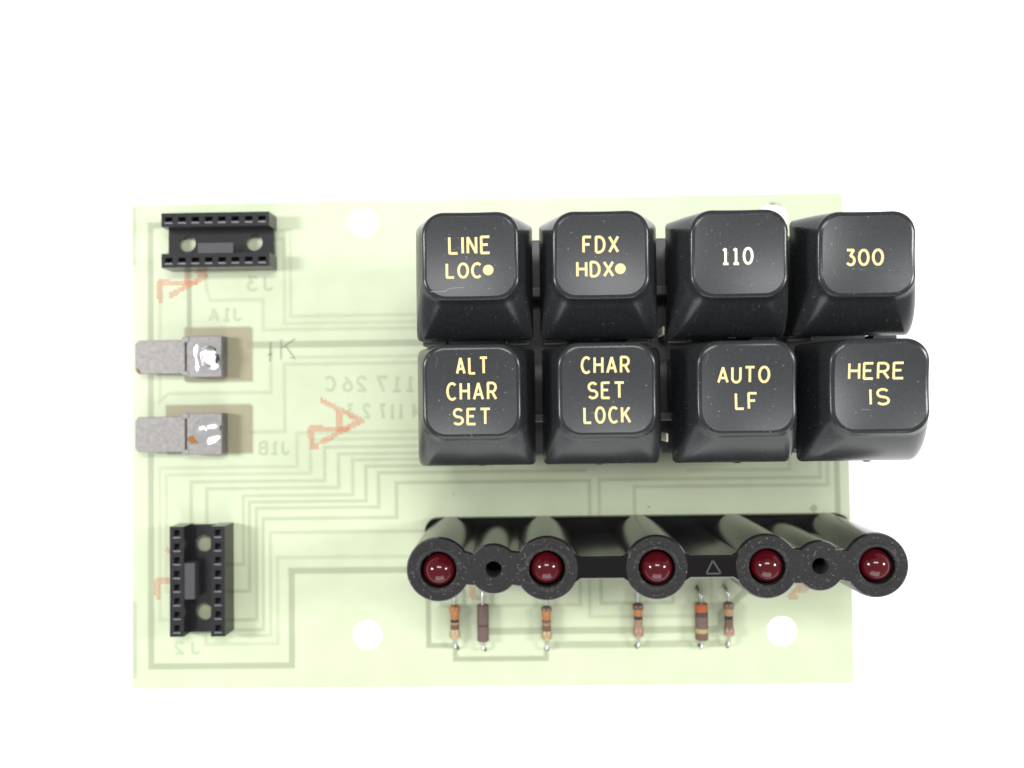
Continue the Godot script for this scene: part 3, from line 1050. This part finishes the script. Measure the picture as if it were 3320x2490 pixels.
func build_resistors() -> void:
	# colours run from the end under the lamps to the end at the lower edge
	resistor(Vector2(-13.78, 41.25), "small resistor below the left end lamp, with pale straw lower end", [[0.0, "orange"], [0.42, "black"], [0.5, "tan"], [0.56, "brown"], [0.7, "straw"]], 1.0)
	resistor(Vector2(3.64, 41.6), "small resistor below the second lamp from the left", [[0.0, "dark_tan"], [0.14, "orange"], [0.4, "brown"], [0.48, "pinkish"], [0.56, "brown"], [0.72, "gold"]], 1.0)
	resistor(Vector2(21.02, 41.2), "small resistor below the middle lamp, with a pinkish lower half", [[0.0, "brown"], [0.2, "orange"], [0.38, "black"], [0.47, "pinkish"]], 1.0)
	resistor(Vector2(38.14, 41.15), "small resistor at the right end of the row with a pale lower tip", [[0.0, "dark_tan"], [0.22, "tan"], [0.4, "black"], [0.5, "brown"], [0.78, "pinkish"]], 0.97, true)
	cylinder(Vector2(-8.42, 41.5), 1.12, "diode", "brown cylindrical diode with one darker ring, below the left screw hole", "diode", [[0.0, "umber"], [0.52, "umber_dark"], [0.58, "umber"]], false)
	cylinder(Vector2(32.98, 41.55), 1.22, "resistor", "square ended resistor with a bright orange top band", "resistor", [[0.0, "vermilion"], [0.22, "umber_dark"], [0.36, "umber"], [0.68, "gold"], [0.8, "brown"]], true)


func leads(t: Node, half: float, bent: bool, y: float) -> void:
	for s in [-1, 1]:
		var st := mb()
		var path := [Vector3(0, y, s * (half - 0.3)), Vector3(0.02, y, s * (half + 0.7)), Vector3(0.0, y - 0.1, s * (half + 1.3)), Vector3(-0.05, y - 0.6, s * (half + 1.75)), Vector3(-0.1, -1.1, s * (half + 1.95))]
		if s < 0 and bent:
			path = [Vector3(0, y, -half + 0.3), Vector3(0.0, y + 0.1, -half - 0.7), Vector3(-0.15, y + 0.15, -half - 1.4), Vector3(-0.4, y - 0.1, -half - 2.0), Vector3(-0.5, y - 0.8, -half - 2.35), Vector3(-0.55, -1.1, -half - 2.4)]
		elif s < 0:
			path = [Vector3(0, y, -half + 0.3), Vector3(0, y, -half - 2.0), Vector3(0, y - 0.2, -half - 2.7), Vector3(0, y - 0.9, -half - 3.1), Vector3(0, -1.1, -half - 3.2)]
		tube(st, path, 0.3, 8)
		obj("lead", st, mats.lead, t)


func resistor(at: Vector2, label: String, bands: Array, size: float, bent := false) -> void:
	var y := 1.5
	var half := 3.35
	var t := thing("resistor", label, "resistor", Vector3(at.x, 0, at.y), "resistors below the lamps")
	var frame := Transform3D(Basis(Vector3.RIGHT, PI / 2), Vector3(0, y, 0))
	# dog-bone body, split where the colour changes
	var radius := func(s: float) -> float:
		var e := minf(s, 1.0 - s)
		var bulb := 1.03 * size
		if e < 0.1:
			return bulb * sqrt(maxf(0.07, 1.0 - pow(1.0 - e / 0.1, 2.0)))
		return lerpf(bulb, 0.84 * size, smoothstep(0.14, 0.32, e))
	for i in bands.size():
		var s0: float = bands[i][0]
		var s1: float = bands[i + 1][0] if i + 1 < bands.size() else 1.0
		var profile := []
		var n := maxi(2, int((s1 - s0) * 26))
		for k in n + 1:
			var s := lerpf(s0, s1, float(k) / n)
			profile.append(Vector2(radius.call(s), (s - 0.5) * 2 * half))
		if i == 0:
			profile.push_front(Vector2(0.01, -half))
		if i == bands.size() - 1:
			profile.append(Vector2(0.01, half))
		var st := mb()
		lathe(st, profile, 20, frame)
		obj("colour_band", st, mats[bands[i][1]], t)
	leads(t, half, bent, y)


func cylinder(at: Vector2, r: float, called: String, label: String, category: String, bands: Array, bent: bool) -> void:
	var y := r + 0.35
	var half := 3.42
	var t := thing(called, label, category, Vector3(at.x, 0, at.y), "resistors below the lamps" if category == "resistor" else "")
	var frame := Transform3D(Basis(Vector3.RIGHT, PI / 2), Vector3(0, y, 0))
	for i in bands.size():
		var s0: float = bands[i][0]
		var s1: float = bands[i + 1][0] if i + 1 < bands.size() else 1.0
		var profile := [Vector2(r, (s0 - 0.5) * 2 * half), Vector2(r, (s1 - 0.5) * 2 * half)]
		if i == 0:
			profile = [Vector2(0.01, -half), Vector2(r - 0.12, -half), Vector2(r, -half + 0.12), profile[1]]
		if i == bands.size() - 1:
			profile = [profile[0], Vector2(r, half - 0.12), Vector2(r - 0.12, half), Vector2(0.01, half)]
		var st := mb()
		lathe(st, profile, 24, frame, -1 if i == 0 or i == bands.size() - 1 else 0)
		obj("colour_band", st, mats[bands[i][1]], t)
	leads(t, half, bent, y)
